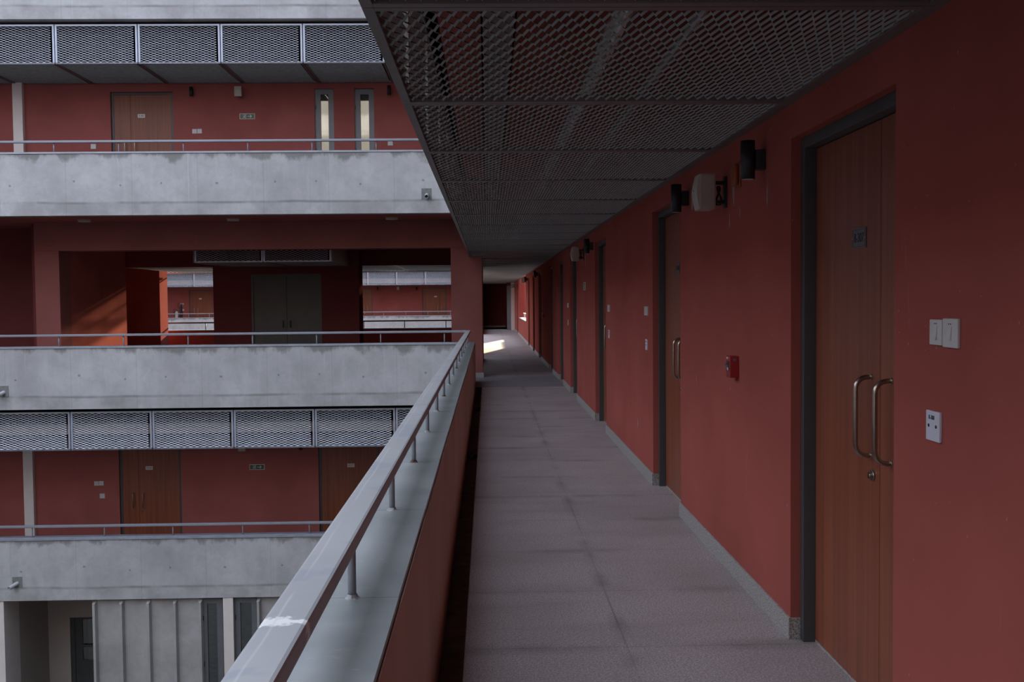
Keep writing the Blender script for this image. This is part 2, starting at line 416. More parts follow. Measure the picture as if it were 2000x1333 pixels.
# ------------------------------------------------------------------ opposite block (levels 2, 3, 4, 5)
XL = -20.0
def railing_y(lv, y, x0, x1, posts, mat, label, name='railing', coping=True):
    r = thing(name, label, 'railing', (0, y, lv), 0, 'courtyard railings')
    bm = bmesh.new(); box(bm, x0, x1, -.0425, .0425, .97, 1.012, bevel=.008); obj('handrail', bm, mat, r)
    for x in posts:
        bm = bmesh.new(); cyl(bm, (x, 0, .775), (x, 0, .972), .0125, 10); obj('post', bm, mat, r)
    return r
def parapet_y(name, lv, y0, x0, x1, label, inner='redfar', flip=False, outer='conc'):
    bm = bmesh.new(); 
    if flip: box(bm, x0, x1, y0+.03, y0+.25, lv-.395, lv+.765)
    else: box(bm, x0, x1, y0, y0+.22, lv-.395, lv+.765)
    o = struct(obj(name, bm, outer), label)
    B('inner_face', [(x0, x1, y0, y0+.03, lv-.2, lv+.765) if flip else (x0, x1, y0+.22, y0+.25, lv-.2, lv+.765)], inner, o)
    bm = bmesh.new(); u = x0
    while u < x1:
        v = min(u+2.42, x1); box(bm, u+.002, v-.002, y0-.012, y0+.262, lv+.765, lv+.785); box(bm, u+.002, v-.002, y0-.014, y0-.010, lv+.752, lv+.77); u = v
    obj('coping', bm, 'copingfar', o)
    return o
parapet_y('wall_parapet_opposite', 0, FY, XL, -.25, 'cast concrete parapet across the courtyard on our own level')
parapet_y('wall_parapet_upper', S, FY, XL, -.25, 'cast concrete parapet across the courtyard one level above')
parapet_y('wall_parapet_top', 2*S, FY, XL, -.25, 'cast concrete parapet edge along the top left of the view')
parapet_y('wall_parapet_lower', -S, FY, XL, -.25, 'cast concrete parapet across the courtyard one level below')
railing_y(S, FY+.125, XL, -.3, [-13.0, -11.7, -10.49, -9.29] + [-8.083+1.203*k for k in range(7)], 'railfar', 'grey railing on the concrete parapet one level above, across the courtyard')
railing_y(0, FY+.125, XL, -.4175, [-13.0, -11.7, -10.5, -9.3] + [-8.088+1.21*k for k in range(7)], 'railfar', 'grey railing across the courtyard on our level, meeting the near railing at the corner')
railing_y(-S, FY+.125, XL, -.6, [-12.6, -11.3, -9.98, -8.686, -7.328, -6.034, -4.715, -3.45, -2.2, -1.0], 'railfar', 'grey railing on the concrete parapet one level below, across the courtyard')
# slabs of the opposite block
for lv, nm in ((0, ''), (S, ''), (2*S, ''), (3*S, ''), (-S, '')):
    if lv == 0: bx = [(XL, -.12, FY+.25, 30.2, -.36, 0)]
    else: bx = [(XL, -.26, FY+.22, 30.2, lv-.39, lv)]
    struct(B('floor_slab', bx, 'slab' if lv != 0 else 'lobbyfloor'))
struct(B('ceiling_lobby', [(XL, 8, 19.65, 30.2, 3.22, 3.24)], 'redfar'), 'maroon painted soffit of the open lobby across the courtyard')
struct(B('wall_roof_block', [(XL, 1.6, FY, 30.2, 3*S, ROOF)], 'concplain'))

# walls of level 4, 2 (door walls)
DL4 = (-7.649, -6.385); WN = [(-3.505, -3.115), (-2.69, -2.289)]
bm = bmesh.new()
wall_y(bm, WY, WY+.3, XL, 1.39, S, 2*S-.39, [(DL4[0], DL4[1], S, S+2.27), (WN[0][0], WN[0][1], S+.35, S+2.32), (WN[1][0], WN[1][1], S+.35, S+2.32)])
struct(obj('wall_level_above', bm, 'redfar'), 'red wall one level above across the courtyard')
bm = bmesh.new()
wall_y(bm, WY, WY+.3, XL, 1.39, -S, -.36, [(-7.661, -6.389, -S, -S+2.3), (-3.549, -2.28, -S, -S+2.3)])
struct(obj('wall_level_below', bm, 'redfar'), 'red wall one level below across the courtyard')
bm = bmesh.new(); wall_y(bm, WY, WY+.3, XL, 1.39, 2*S, 3*S, [])
struct(obj('wall_level_top', bm, 'redfar'))
bm = bmesh.new(); wall_y(bm, 28.3, 28.5, XL, -.26, S, 3*S, []); wall_y(bm, 28.3, 28.5, XL, -.26, GZ, -.36, [])
struct(obj('wall_block_rear', bm, 'redfar'))

struct(B('wall_plenum_shade', [(XL, -.3, WY-.02, WY, lv+2.48, lv+3.22) for lv in (S, -S)] + [(XL, -.3, FY+.26, WY, lv+3.21, lv+3.225) for lv in (S, -S)] + [(-24, -.3, 56.88, 56.9, 2.48, 3.2)], 'dark'), 'near-black panels painting in the shade above the mesh soffits')  # thin near-black sheets stand in for shade behind the mesh
# white duct columns on those walls
c = tag(B('wall_column', [(-9.58, -9.383, WY-.10, WY+.02, S, S+2.5)], 'whitecol', bevel=.004), 'white flat column on the red wall one level above, left of the double door', 'column', 'white columns')
c = tag(B('wall_column', [(-9.58, -9.383, WY-.10, WY+.02, -S, -S+2.5)], 'whitecol', bevel=.004), 'white flat column on the red wall one level below, left of the double door', 'column', 'white columns')

# ------------------------------------------------------------------ lobby on level 3
LP = FY + 1.54    # column plane 20.9
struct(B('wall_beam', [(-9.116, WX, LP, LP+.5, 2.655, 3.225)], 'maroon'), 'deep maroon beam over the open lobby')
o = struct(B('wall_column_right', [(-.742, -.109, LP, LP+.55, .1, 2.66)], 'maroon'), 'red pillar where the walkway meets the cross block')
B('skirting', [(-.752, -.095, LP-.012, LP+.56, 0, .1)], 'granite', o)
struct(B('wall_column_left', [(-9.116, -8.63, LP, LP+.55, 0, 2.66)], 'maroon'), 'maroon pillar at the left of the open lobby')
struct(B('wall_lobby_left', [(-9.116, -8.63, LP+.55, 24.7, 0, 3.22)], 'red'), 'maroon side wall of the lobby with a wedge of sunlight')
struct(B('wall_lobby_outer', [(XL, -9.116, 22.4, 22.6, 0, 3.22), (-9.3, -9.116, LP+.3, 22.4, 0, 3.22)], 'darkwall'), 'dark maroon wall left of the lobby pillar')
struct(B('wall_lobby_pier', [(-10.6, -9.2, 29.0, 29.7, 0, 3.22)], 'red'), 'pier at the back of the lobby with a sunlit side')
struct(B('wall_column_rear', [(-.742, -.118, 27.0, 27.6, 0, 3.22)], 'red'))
struct(B('wall_lobby_blocker', [(-10.8, -10.6, 24.7, 29.7, 0, 3.22), (-10.8, -9.116, 24.5, 24.7, 0, 3.22)], 'darkwall'))  # unseen walls added to shut out west sky light and bounce
# shaft closet with grey doors
cx0, cx1, cy = -6.55, -3.08, 24.65
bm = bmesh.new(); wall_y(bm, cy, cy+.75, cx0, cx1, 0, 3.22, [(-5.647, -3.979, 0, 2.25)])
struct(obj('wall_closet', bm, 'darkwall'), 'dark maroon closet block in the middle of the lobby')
cd = sroot('door_12', 'pair of dark olive grey metal doors in the maroon closet block across the courtyard', (0, cy, 0))
B('door_frame', [(-5.647, -5.60, .0, .10, 0, 2.25), (-4.026, -3.979, .0, .10, 0, 2.25), (-5.60, -4.026, 0, .10, 2.20, 2.25)], 'closet', cd)
for xa, xb, hx in ((-5.60, -4.816, -4.90), (-4.81, -4.026, -4.726)):
    lf = B('door_leaf', [(xa, xb, .03, .07, .01, 2.20)], 'closet', cd, .004)
    bm = bmesh.new(); tube(bm, [(hx, .03, 1.13), (hx, -.02, 1.11), (hx, -.02, .99), (hx, .03, .97)], .010, 8); obj('door_handle', bm, 'black', lf)
struct(B('wall_header_added', [(-9.2, -.118, 25.41, 25.8, 2.47, 3.22)], 'darkwall'), 'added dark header masking the bright gap at the back of the lobby')  # dark header added to block the bright view above the mesh
# second parapet and railing at the back of the lobby
parapet_y('wall_parapet_lobby_rear', 0, 30.2, XL, -.25, 'red low wall at the back of the lobby, seen from inside', 'red', True)
for lv in (S, 2*S, -S): parapet_y('wall_parapet_rear_level', lv, 30.2, XL, -.25, None, 'red', True)
r = railing_y(0, 30.32, XL, -.5, [-12.9, -11.78, -10.6, -9.42, -8.30, -7.2, -6.0, -4.8, -3.66, -2.46, -1.24], 'railshade', 'railing coloured dark as a silhouette at the back of the lobby against the second courtyard')
# flush ceiling lights
for i, (x, lab) in enumerate(((-7.83, 'left'), (-4.95, 'middle'), (-1.86, 'right'))):
    L = thing('ceiling_light', 'round cream ceiling light under the lobby edge, %s one of the three' % lab, 'ceiling light', (x, 20.2, 3.22), 0, 'lobby ceiling lights')
    bm = bmesh.new(); cyl(bm, (0, 0, 0), (0, 0, -.018), .125, 28); obj('rim', bm, 'beige', L)
    bm = bmesh.new(); cyl(bm, (0, 0, -.018), (0, 0, -.045), .115, 28); obj('diffuser', bm, 'lampglass', L)

# ------------------------------------------------------------------ second courtyard's far side
FF = 54.75
parapet_y('wall_parapet_second_courtyard', 0, FF, -24, -.25, 'distant concrete parapet across the second courtyard')
parapet_y('wall_parapet_second_upper', S, FF, -24, -.25, None)
parapet_y('wall_parapet_second_lower', -S, FF, -24, -.25, None)
railing_y(0, FF+.13, -24, -.4, [-15.9+1.13*k for k in range(-6, 0)] + [-15.9, -14.817, -13.7, -12.5, -11.3, -10.2, -9.05, -7.9, -6.73, -5.555, -4.378, -3.2, -2.0, -.9], 'railfar', 'thin grey railing on the distant parapet across the second courtyard')
bm = bmesh.new(); wall_y(bm, 56.9, 57.15, -24, -.26, -S, S-.36, [(-16.45, -15.17, 0, 2.27), (-3.62, -2.28, 0, 2.27), (-8.0, -6.72+.35, 0, 2.27)])
struct(obj('wall_second_courtyard', bm, 'redfar'), 'distant red door wall beyond the second courtyard')
struct(B('floor_slab', [(-24, 1.6, FF+.22, 60, -.36, 0), (-24, 1.6, FF+.22, 60, S-.39, S), (-24, -.26, FF+.22, 57, -S-.39, -S)], 'floor'))
struct(B('wall_corridor_end', [(-.6, 1.3, 58.7, 58.9, 0, 3.2)], 'darkwall'), 'dark wall closing the far end of the walkway')
struct(B('wall_corridor_end_side', [(1.0, 1.39, 53.4, 53.55, 0, 3.2), (1.39, 1.6, 53.4, 58.9, 0, 3.2), (-.6, -.4, 57.1, 58.9, 0, 3.2)], 'darkwall'))
e = tag(B('wall_column', [(1.22, 1.391, 52.9, 53.4, 0, 2.46)], 'whitecol'), 'pale narrow column near the far end of the walkway', 'column', 'white columns')
e = sroot('door_13', 'grey door at the far end of the walkway', (0, 0, 0))
B('door_leaf', [(1.0, 1.22, 53.32, 53.4, 0, 2.3)], 'framelight', e)
struct(B('baseboard_end', [(-.4, 1.0, 58.68, 58.7, 0, .1)], 'granite'))

# light court opening in the right wall
o = struct(B('trim_court_sill', [(WX-.02, WX+.27, 37.3, 45.3, .775, .80)], 'copingfar'), 'white sill of the opening far down the right wall')
r = thing('railing', 'small white railing in the lit opening far down the right wall', 'railing', (WX+.12, 0, 0))
bm = bmesh.new(); box(bm, -.04, .04, 37.35, 42.6, .99, 1.03, bevel=.006); obj('handrail', bm, 'whitecol', r)
for k in range(5):
    bm = bmesh.new(); cyl(bm, (0, 37.6+1.2*k, .8), (0, 37.6+1.2*k, .99), .014, 8); obj('post', bm, 'whitecol', r)

# surrounding wings that close the courtyards (they shade the place and show in the window panes)
bxs = []; rbx = []
XW = -20.0
for lv in (-S, 0, S, 2*S):
    bxs += [(XW-.25, XW, -13, FF, lv-.395, lv+.785), (XW, -.5, -13.25, -13, lv-.395, lv+.785)]
    if lv < 2*S: rbx += [(XW-2.2, XW-2.0, -13, FF, lv+.0, lv+3.25)]
    rbx += [(XW-2, -.5, -15.2, -15, lv, lv+3.25)]
struct(B('wall_west_parapets', bxs, 'conc')); struct(B('wall_west_doors', rbx, 'redfar'))
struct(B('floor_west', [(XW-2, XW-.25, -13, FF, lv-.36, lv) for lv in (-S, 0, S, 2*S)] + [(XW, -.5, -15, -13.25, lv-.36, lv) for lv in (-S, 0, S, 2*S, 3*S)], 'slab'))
struct(B('wall_rear_roof', [(XW-2, 1.4, -15.2, -13, 8.9, 13.8)], 'conc'))
struct(B('wall_west_roof', [(XW-.25, XW, -13, FF, 2*S+.78, 9.2)], 'conc'))
struct(B('floor_ground', [(-40, 9, -16, 60, GZ-.2, GZ)], 'grass'))
struct(B('wall_west_ground', [(XW-.2, XW, -13, FF, GZ, -4.0), (XW, -.5, -13.2, -13, GZ, -4.0)], 'concplain'))

# ------------------------------------------------------------------ ground level of the opposite block
struct(B('wall_ground_left', [(XL, -9.215, FY+.02, 20.0, GZ, -4.02)], 'whitecol'), 'white wall edge at the bottom left corner')
struct(B('wall_ground_recess', [(XL, -9.22, 20.0, 21.3, GZ, -4.02), (XL, -8.775, 21.3, 21.5, GZ, -4.02), (-8.775, -5.4, 21.3, 21.5, -4.95, -4.02), (-6.9, -.5, 21.32, 21.5, GZ, -4.02)], 'cream'), 'cream recess wall on the ground level')
struct(B('ceiling_ground', [(XL, -.5, FY+.02, 21.6, -4.03, -4.0)], 'cream'))
gd = sroot('door_14', 'dark framed glass entrance door in the cream recess at the bottom left', (0, 21.3, 0))
B('door_frame', [(-8.775, -8.69, .03, .12, GZ, -4.95), (-8.69, -6.9, .03, .12, -5.0, -4.95)], 'frame', gd)
lf = B('door_leaf', [(-8.69, -8.54, .05, .10, GZ, -5.0), (-8.54, -7.5, .05, .10, GZ, -5.86)], 'frame', gd)
B('glass_pane', [(-8.54, -7.5, .07, .08, -5.86, -5.0)], 'glass', lf)
B('push_bar', [(-8.54, -7.5, .0, .03, -5.58, -5.54)], 'frame', lf)
# ribbed precast panels
def rib_wall(x0, x1, ribs, label, mat='concplain'):
    bm = bmesh.new(); box(bm, x0, x1, FY+.10, FY+.3, GZ, -4.055)
    for x in ribs:
        # wedge-shaped rib with a chamfered top
        z1 = -4.06; d0, d1 = FY+.10, FY+.0
        pts = [(x-.035, d0, GZ), (x+.045, d0, GZ), (x+.025, d1, GZ), (x-.02, d1, GZ)]
        lo = [bm.verts.new(p) for p in pts]; hi = [bm.verts.new((p[0], p[1], z1 - (.05 if p[1] == d1 else 0))) for p in pts]
        for i in range(4): bm.faces.new((lo[i], lo[(i+1) % 4], hi[(i+1) % 4], hi[i]))
        bm.faces.new(hi); bm.faces.new(lo[::-1])
    return struct(obj('wall_ribbed', bm, mat), label)
rib_wall(-7.56, -5.50, [-7.53, -7.02, -6.51, -6.01, -5.53], 'vertically ribbed concrete wall on the ground level')
rib_wall(-4.475, -.52, [-4.43, -3.9, -3.4, -2.9, -2.4, -1.9, -1.4, -.9], 'ribbed concrete wall right of the narrow ground windows')
struct(B('wall_ground_pier', [(-5.09, -4.90, FY+.01, FY+.3, GZ, -4.03)], 'whitecol'), 'pale plastered pier between the two narrow ground windows')
def slim_window(name, label, xa, xb, y, z0, z1, ga, gb, gz1, room=.14):
    r = sroot(name, label, (0, y, 0))
    t = .03
    B('window_frame', [(xa, ga, 0, .06, z0, z1), (gb, xb, 0, .06, z0, z1), (ga, gb, 0, .06, gz1, z1), (ga, gb, 0, .06, z0, z0+.12),
                       (xa, xa+.012, -.012, 0, z0, z1), (xb-.012, xb, -.012, 0, z0, z1), (xa, xb, -.012, 0, z1-.012, z1)], 'framelight', r)
    p = B('glass_pane', [(ga, gb, .03, .036, z0+.12, gz1)], 'glass', r)
    B('hinge', [(xa+.012, xa+.024, -.02, 0, z1-.42, z1-.33), (xa+.012, xa+.024, -.02, 0, z1-1.3, z1-1.21)], 'black', r)
    return r
slim_window('window_1', 'grey framed slit window on the ground level, the one touching the ribbed wall', -5.50, -5.12, FY+.09, GZ+.1, -4.06, -5.412, -5.229, -4.155)
slim_window('window_2', 'grey framed slit window on the ground level, right of the pale plastered pier', -4.89, -4.475, FY+.09, GZ+.1, -4.055, -4.785, -4.57, -4.15)
struct(B('wall_ground_behind', [(-5.5, -4.4, FY+.3, FY+.34, GZ, -4.03)], 'dark'))
slim_window('window_3', 'grey framed slit window one level above, nearest the exit sign', WN[0][0], WN[0][1], WY+.04, S+.35, S+2.315, -3.388, -3.229, S+2.21)
slim_window('window_4', 'grey framed slit window one level above, nearest the ceiling of our walkway', WN[1][0], WN[1][1], WY+.04, S+.35, S+2.31, -2.573, -2.40, S+2.205)

# ------------------------------------------------------------------ double doors
def double_door(name, label, loc, rz, W=1.24, H=2.29, mirror=False, plate=None, plate_style='dark', frame_d=.10, handles=True, detail=True):
    """local x to the viewer's right, y into the wall; one wide and one narrow leaf"""
    r = sroot(name, label, loc, rz)
    fx = .05
    B('door_frame', [(0, fx, .045, frame_d+.06, 0, H), (W-fx, W, .045, frame_d+.06, 0, H), (fx, W-fx, .045, frame_d+.06, H-fx, H)], 'frame', r, .002)
    X = (lambda v: v) if mirror else (lambda v: W-v)
    gap = .385
    def leaf(a, b_):
        a, b_ = sorted((X(a), X(b_)))
        return B('door_leaf', [(a, b_, frame_d, frame_d+.045, .012, H-fx-.003)], 'wood', r, .0015)
    small = leaf(fx+.002, gap-.002); big = leaf(gap+.002, W-fx-.002)
    B('threshold', [(fx, W-fx, frame_d-.0, frame_d+.06, 0, .012)], 'granite', r)
    if handles:
        for hx, lf in ((.275, small), (.475, big)):
            hx = X(hx); p = .062; rad = .045; pts = [(hx, frame_d+.002, 1.275)]
            for t in range(5): a = t/4*math.pi/2; pts.append((hx, frame_d-p+rad-math.sin(a)*rad, 1.275-rad+math.cos(a)*rad) )
            for t in range(5): a = t/4*math.pi/2; pts.append((hx, frame_d-p+rad-math.cos(a)*rad, .967+rad-math.sin(a)*rad))
            pts.append((hx, frame_d+.002, .967))
            bm = bmesh.new(); tube(bm, pts, .0098, 12)
            for z in (1.275, .967): cyl(bm, (hx, frame_d-.004, z), (hx, frame_d+.001, z), .0128, 14)
            h = obj('door_handle', bm, 'steel', lf)
        if detail:
            bm = bmesh.new(); lx = X(.452); cyl(bm, (lx, frame_d-.008, .893), (lx, frame_d+.001, .893), .022, 20)
            cyl(bm, (lx, frame_d-.018, .893), (lx, frame_d-.006, .893), .009, 14); box(bm, lx-.004, lx+.004, frame_d-.022, frame_d-.012, .882, .904)
            obj('lock', bm, 'steel', big)
    if plate:
        px = X(.605); dark = plate_style == 'dark'
        pw, ph, pz = (.148, .082, 1.822) if dark else (.148, .076, 1.79)
        pl = B('number_plate', [(px-pw/2, px+pw/2, frame_d-.004, frame_d, pz-ph/2, pz+ph/2)], 'plate' if dark else 'plateface', big, .001)
        if plate.strip(): pl['label'] = 'number plate reading ' + plate
        if plate.strip(): text('plate_text', plate, .052 if dark else .05, 'ink', big, (px, frame_d-.0045, pz), sx=.86)
        if dark:
            q = .004
            bm = bmesh.new(); a, b_, c_, d_ = px-pw/2+.006, px+pw/2-.006, pz-ph/2+.006, pz+ph/2-.006; yy = frame_d-.0048
            for bb in ((a, b_, yy, yy+.0008, c_, c_+.0015), (a, b_, yy, yy+.0008, d_-.0015, d_), (a, a+.0015, yy, yy+.0008, c_, d_), (b_-.0015, b_, yy, yy+.0008, c_, d_)): box(bm, *bb)
            obj('plate_border', bm, 'ink', big)
            bm = bmesh.new()
            for s_ in (-1, 1): cyl(bm, (px+s_*(pw/2-.008), yy-.002, pz), (px+s_*(pw/2-.008), yy+.002, pz), .0035, 10)
            obj('plate_screw', bm, 'steel', big)
    return r
labs = ['wood laminate double door with long steel handles and number plate B-307, nearest on the right',
        'wood laminate double door between the twin black lamps and the far pairs of switches',
        'recessed wood laminate double door whose grey frame stands past the second group of switches',
        'recessed wood laminate double door behind the small exit sign, its handle just showing']
double_door('door_1', labs[0], (WX, 4.67, 0), RW, 1.20, DH, False, 'B-307')
double_door('door_2', labs[1], (WX, 8.61, 0), RW, 1.24, DH, False, 'B-306')
double_door('door_3', labs[2], (WX, 13.25, 0), RW, 1.23, DH, False, None)
double_door('door_4', labs[3], (WX, 17.24, 0), RW, 1.26, DH, False, None)
NTH = ['fifth', 'sixth', 'seventh', 'eighth', 'ninth', 'tenth']
for i, (a, b_) in enumerate(DOORS_R[4:]):
    double_door('door_%d' % (i+5), 'recessed door far along the right wall, %s from the viewer' % NTH[i], (WX, b_, 0), RW, b_-a, DH, False, None, detail=False, handles=False)
double_door('door_15', 'wood double door with pale plate A-406 on the level above', (DL4[0], WY, S), 0, DL4[1]-DL4[0], 2.27, True, 'A-406', 'pale', .05)
double_door('door_16', 'wood double door with pale plate A-218 on the level below', (-7.661, WY, -S), 0, 1.272, 2.30, True, 'A-218', 'pale', .05)
double_door('door_17', 'wood double door with pale plate A-217 on the level below, partly behind the near railing', (-3.549, WY, -S), 0, 1.269, 2.30, False, 'A-217', 'pale', .05)
double_door('door_18', 'distant wood door beside the fire extinguishers across the second courtyard', (-16.45, 56.9, 0), 0, 1.28, 2.27, True, ' ', 'pale', .05)
double_door('door_19', 'distant wood door with a plate at the right of the second courtyard', (-3.62, 56.9, 0), 0, 1.34, 2.27, False, ' ', 'pale', .05)
double_door('door_20', 'distant wood door cut off by the closet block in the second courtyard', (-8.0, 56.9, 0), 0, 1.63, 2.27, False, ' ', 'pale', .05)

# skirting along the right wall, returning into each recess
k = 0; u = -6.0
for a, b_ in [(-.93, .27)] + DOORS_R + [(53.4, 53.4)]:
    if a > u:
        sk = struct(B('baseboard_right', [(WX-.012, WX+.0, u-.012 if u > -5 else u, a+.012 if a < 53 else a, 0, .102)], 'granite', bevel=.002), 'pale granite skirting piece at the foot of the right wall' if k < 3 else None)
        if a < 53: B('skirting_return', [(WX, WX+.044, a, a+.012, 0, .1)], 'granite', sk)
        if u > -5: B('skirting_return', [(WX, WX+.044, u-.012, u, 0, .1)], 'granite', sk)
        k += 1
    u = b_

# ------------------------------------------------------------------ expanded metal
def expanded(bm, LW, SW, LWD=.122, SWD=.045, b=.0135, th=math.radians(52), t=.0018, sgn=1):
    """strands run along u (0..LW) and are stacked along v (0..SW); out-of-plane is w"""
    n = int(SW/(SWD/2)); q = LWD/4; cv, cw = b*math.cos(th), sgn*b*math.sin(th)
    for j in range(n+1):
        v0 = j*SWD/2; pts = []
        u = 0; i = 0
        while u < LW + 1e-6:
            ph = (i + 2*(j % 2)) % 4            # 0 low bond, 1 rising end, 2 high bond, 3
            s_ = -1 if ph in (0, 1) else 1
            uu = u - q*.62*(1 if ph in (1, 3) else 0)
            pts.append((min(max(uu, 0), LW), v0 + s_*(SWD/4 - cv/2), -s_*cw/2)); u += q; i += 1
        prev = None
        for (uu, vv, ww) in pts:
            A = Vector((uu, min(max(vv-cv/2, 0), SW), ww-cw/2)); Bp = Vector((uu, min(max(vv+cv/2, 0), SW), ww+cw/2))
            nn = Vector((0, -cw, cv)).normalized()*t/2
            ring = [bm.verts.new(A-nn), bm.verts.new(Bp-nn), bm.verts.new(Bp+nn), bm.verts.new(A+nn)]
            if prev:
                for kk in range(4): bm.faces.new((prev[kk], ring[kk], ring[(kk+1) % 4], prev[(kk+1) % 4]))
            prev = ring
def raw_mesh(name, bm, mat):
    me = bpy.data.meshes.new(name); bm.to_mesh(me); bm.free(); me.materials.append(MAT[mat]); return me

PL = 1.513; CX0, CX1 = -.369, WX-.02
# ceiling panel: local origin at (x CX0, panel start y, ZC)
bm = bmesh.new(); fw = .037
wdt = CX1-CX0
for bb in ((0, fw, .003, PL-.003, 0, .03), (wdt-fw, wdt, .003, PL-.003, 0, .03), (fw, wdt-fw, .003, .003+fw, 0, .03), (fw, wdt-fw, PL-.003-fw, PL-.003, 0, .03)): box(bm, *bb, bevel=.002)
me_frame = raw_mesh('panel_frame', bm, 'meshframe')
bm = bmesh.new(); expanded(bm, PL-2*fw+.01, wdt-2*fw+.01, b=.0088, th=math.radians(47), t=.0013, sgn=-1)
Mx = Matrix(((0, 1, 0, fw-.005), (1, 0, 0, fw-.002), (0, 0, 1, .007), (0, 0, 0, 1)))
bmesh.ops.transform(bm, matrix=Mx, verts=bm.verts)
me_net = raw_mesh('panel_mesh', bm, 'meshdark')
# outer vertical screen belonging to each ceiling bay (faces the courtyard)
bm = bmesh.new()
for bb in ((0, .03, .003, PL-.003, .045, .075), (0, .03, .003, PL-.003, .70, .735), (0, .03, .003, .023, .075, .70), (0, .03, PL-.023, PL-.003, .075, .70)): box(bm, *bb)
me_sframe = raw_mesh('side_screen_frame', bm, 'meshdark')  # dark metal puts the shade of the screens' inner side into the colour
bm = bmesh.new(); expanded(bm, PL-.06, .64, b=.018, th=math.radians(48), sgn=1)
bmesh.ops.transform(bm, matrix=Matrix(((0, 0, 1, .012), (1, 0, 0, .03), (0, 1, 0, .068), (0, 0, 0, 1))), verts=bm.verts)
me_snet = raw_mesh('side_screen_mesh', bm, 'meshdark')
ORD = ['first', 'second', 'third', 'fourth', 'fifth', 'sixth', 'seventh', 'eighth', 'ninth', 'tenth', 'eleventh', 'twelfth']
def mkchild(name, me, parent):
    o = bpy.data.objects.new(name, me); COL.objects.link(o); o.parent = parent; return o
b0 = 3.114
seq = 0
for k in range(-5, 36):
    y = b0 + PL*k
    if y > 56.5: break
    if 1.5 < y+PL:
        seq += 1
        lab = 'dark expanded metal ceiling panel over the walkway, %s from the viewer' % (ORD[seq-1] if seq <= 12 else '%dth' % seq)
    else: lab = 'dark expanded metal ceiling panel over the walkway, behind the viewer'
    p = thing('ceiling_mesh_panel', lab, 'ceiling panel', (CX0, y, ZC), 0, 'walkway ceiling mesh panels')
    mkchild('panel_frame', me_frame, p); mkchild('mesh', me_net, p)
    if (k >= -3 and y+PL < 20.0) or 30 < y < 33 or y > 47:
        mkchild('side_screen_frame', me_sframe, p); mkchild('side_screen_mesh', me_snet, p)
# wall angle that carries the panels
struct(B('trim_1', [(WX-.022, WX, -6, 53.3, ZC, ZC+.03)], 'meshframe'), 'dark metal angle where the mesh ceiling meets the right wall')
# services above the mesh: foil pipes and hangers
def foil_pipe(name, label, x, z, r, y0, y1, mat='foil'):
    bm = bmesh.new(); n = int((y1-y0)/.11); rings = []
    for i in range(n+1):
        y = y0+(y1-y0)*i/n; rr = r*random.uniform(.93, 1.07)
        rings.append([bm.verts.new((x+math.cos(t)*rr*random.uniform(.97, 1.03), y, z+math.sin(t)*rr*random.uniform(.97, 1.03))) for t in (2*math.pi*j/14 for j in range(14))])
    for i in range(n):
        for j in range(14): bm.faces.new((rings[i][j], rings[i][(j+1) % 14], rings[i+1][(j+1) % 14], rings[i+1][j]))
    return tag(obj(name, bm, mat), label, 'pipe')
foil_pipe('insulated_pipe', 'silver foil wrapped pipe above the mesh ceiling, the thicker one', .62, 2.86, .055, -5, 20.5)
foil_pipe('insulated_pipe', 'thin silver foil wrapped pipe above the mesh ceiling, nearer the right wall', .92, 2.80, .028, -5, 20.5)
ct = thing('cable_tray', 'grey cable tray hidden above the mesh ceiling', 'cable tray', (0, 0, 0))
B('tray', [(-.02, .16, -5, 20.5, 3.0, 3.01), (-.02, -.01, -5, 20.5, 3.0, 3.05), (.15, .16, -5, 20.5, 3.0, 3.05)], 'meshframe', ct)
for k in range(14): B('hanger', [(.06, .075, -3+1.7*k, -2.98+1.7*k, 3.01, 3.24)], 'meshframe', ct)
struct(B('ceiling_soffit_right', [(-.5, WX, -12, 59, S-.395, S-.38)], 'redfar'), 'maroon soffit above the mesh ceiling')

# ------------------------------------------------------------------ screens on the opposite block
def screen_meshes(Wd, Hd, tag_):
    bm = bmesh.new(); fw = .035
    for bb in ((.004, .004+fw, 0, .04, 0, Hd), (Wd-.004-fw, Wd-.004, 0, .04, 0, Hd), (fw, Wd-fw, 0, .04, 0, .032), (fw, Wd-fw, 0, .04, Hd-.032, Hd)): box(bm, *bb, bevel=.002)
    f = raw_mesh('screen_frame_'+tag_, bm, 'screenframe')
    bm = bmesh.new(); expanded(bm, Wd-2*fw, Hd-.06, b=.0095, th=math.radians(42), t=.0014, sgn=1)
    bmesh.ops.transform(bm, matrix=Matrix(((1, 0, 0, fw), (0, 0, 1, .02), (0, 1, 0, .03), (0, 0, 0, 1))), verts=bm.verts)
    return f, raw_mesh('screen_mesh_'+tag_, bm, 'meshlight')
HS = .735; ZS = 2.432
fmesh, nmesh = screen_meshes(1.527, HS, 'a')
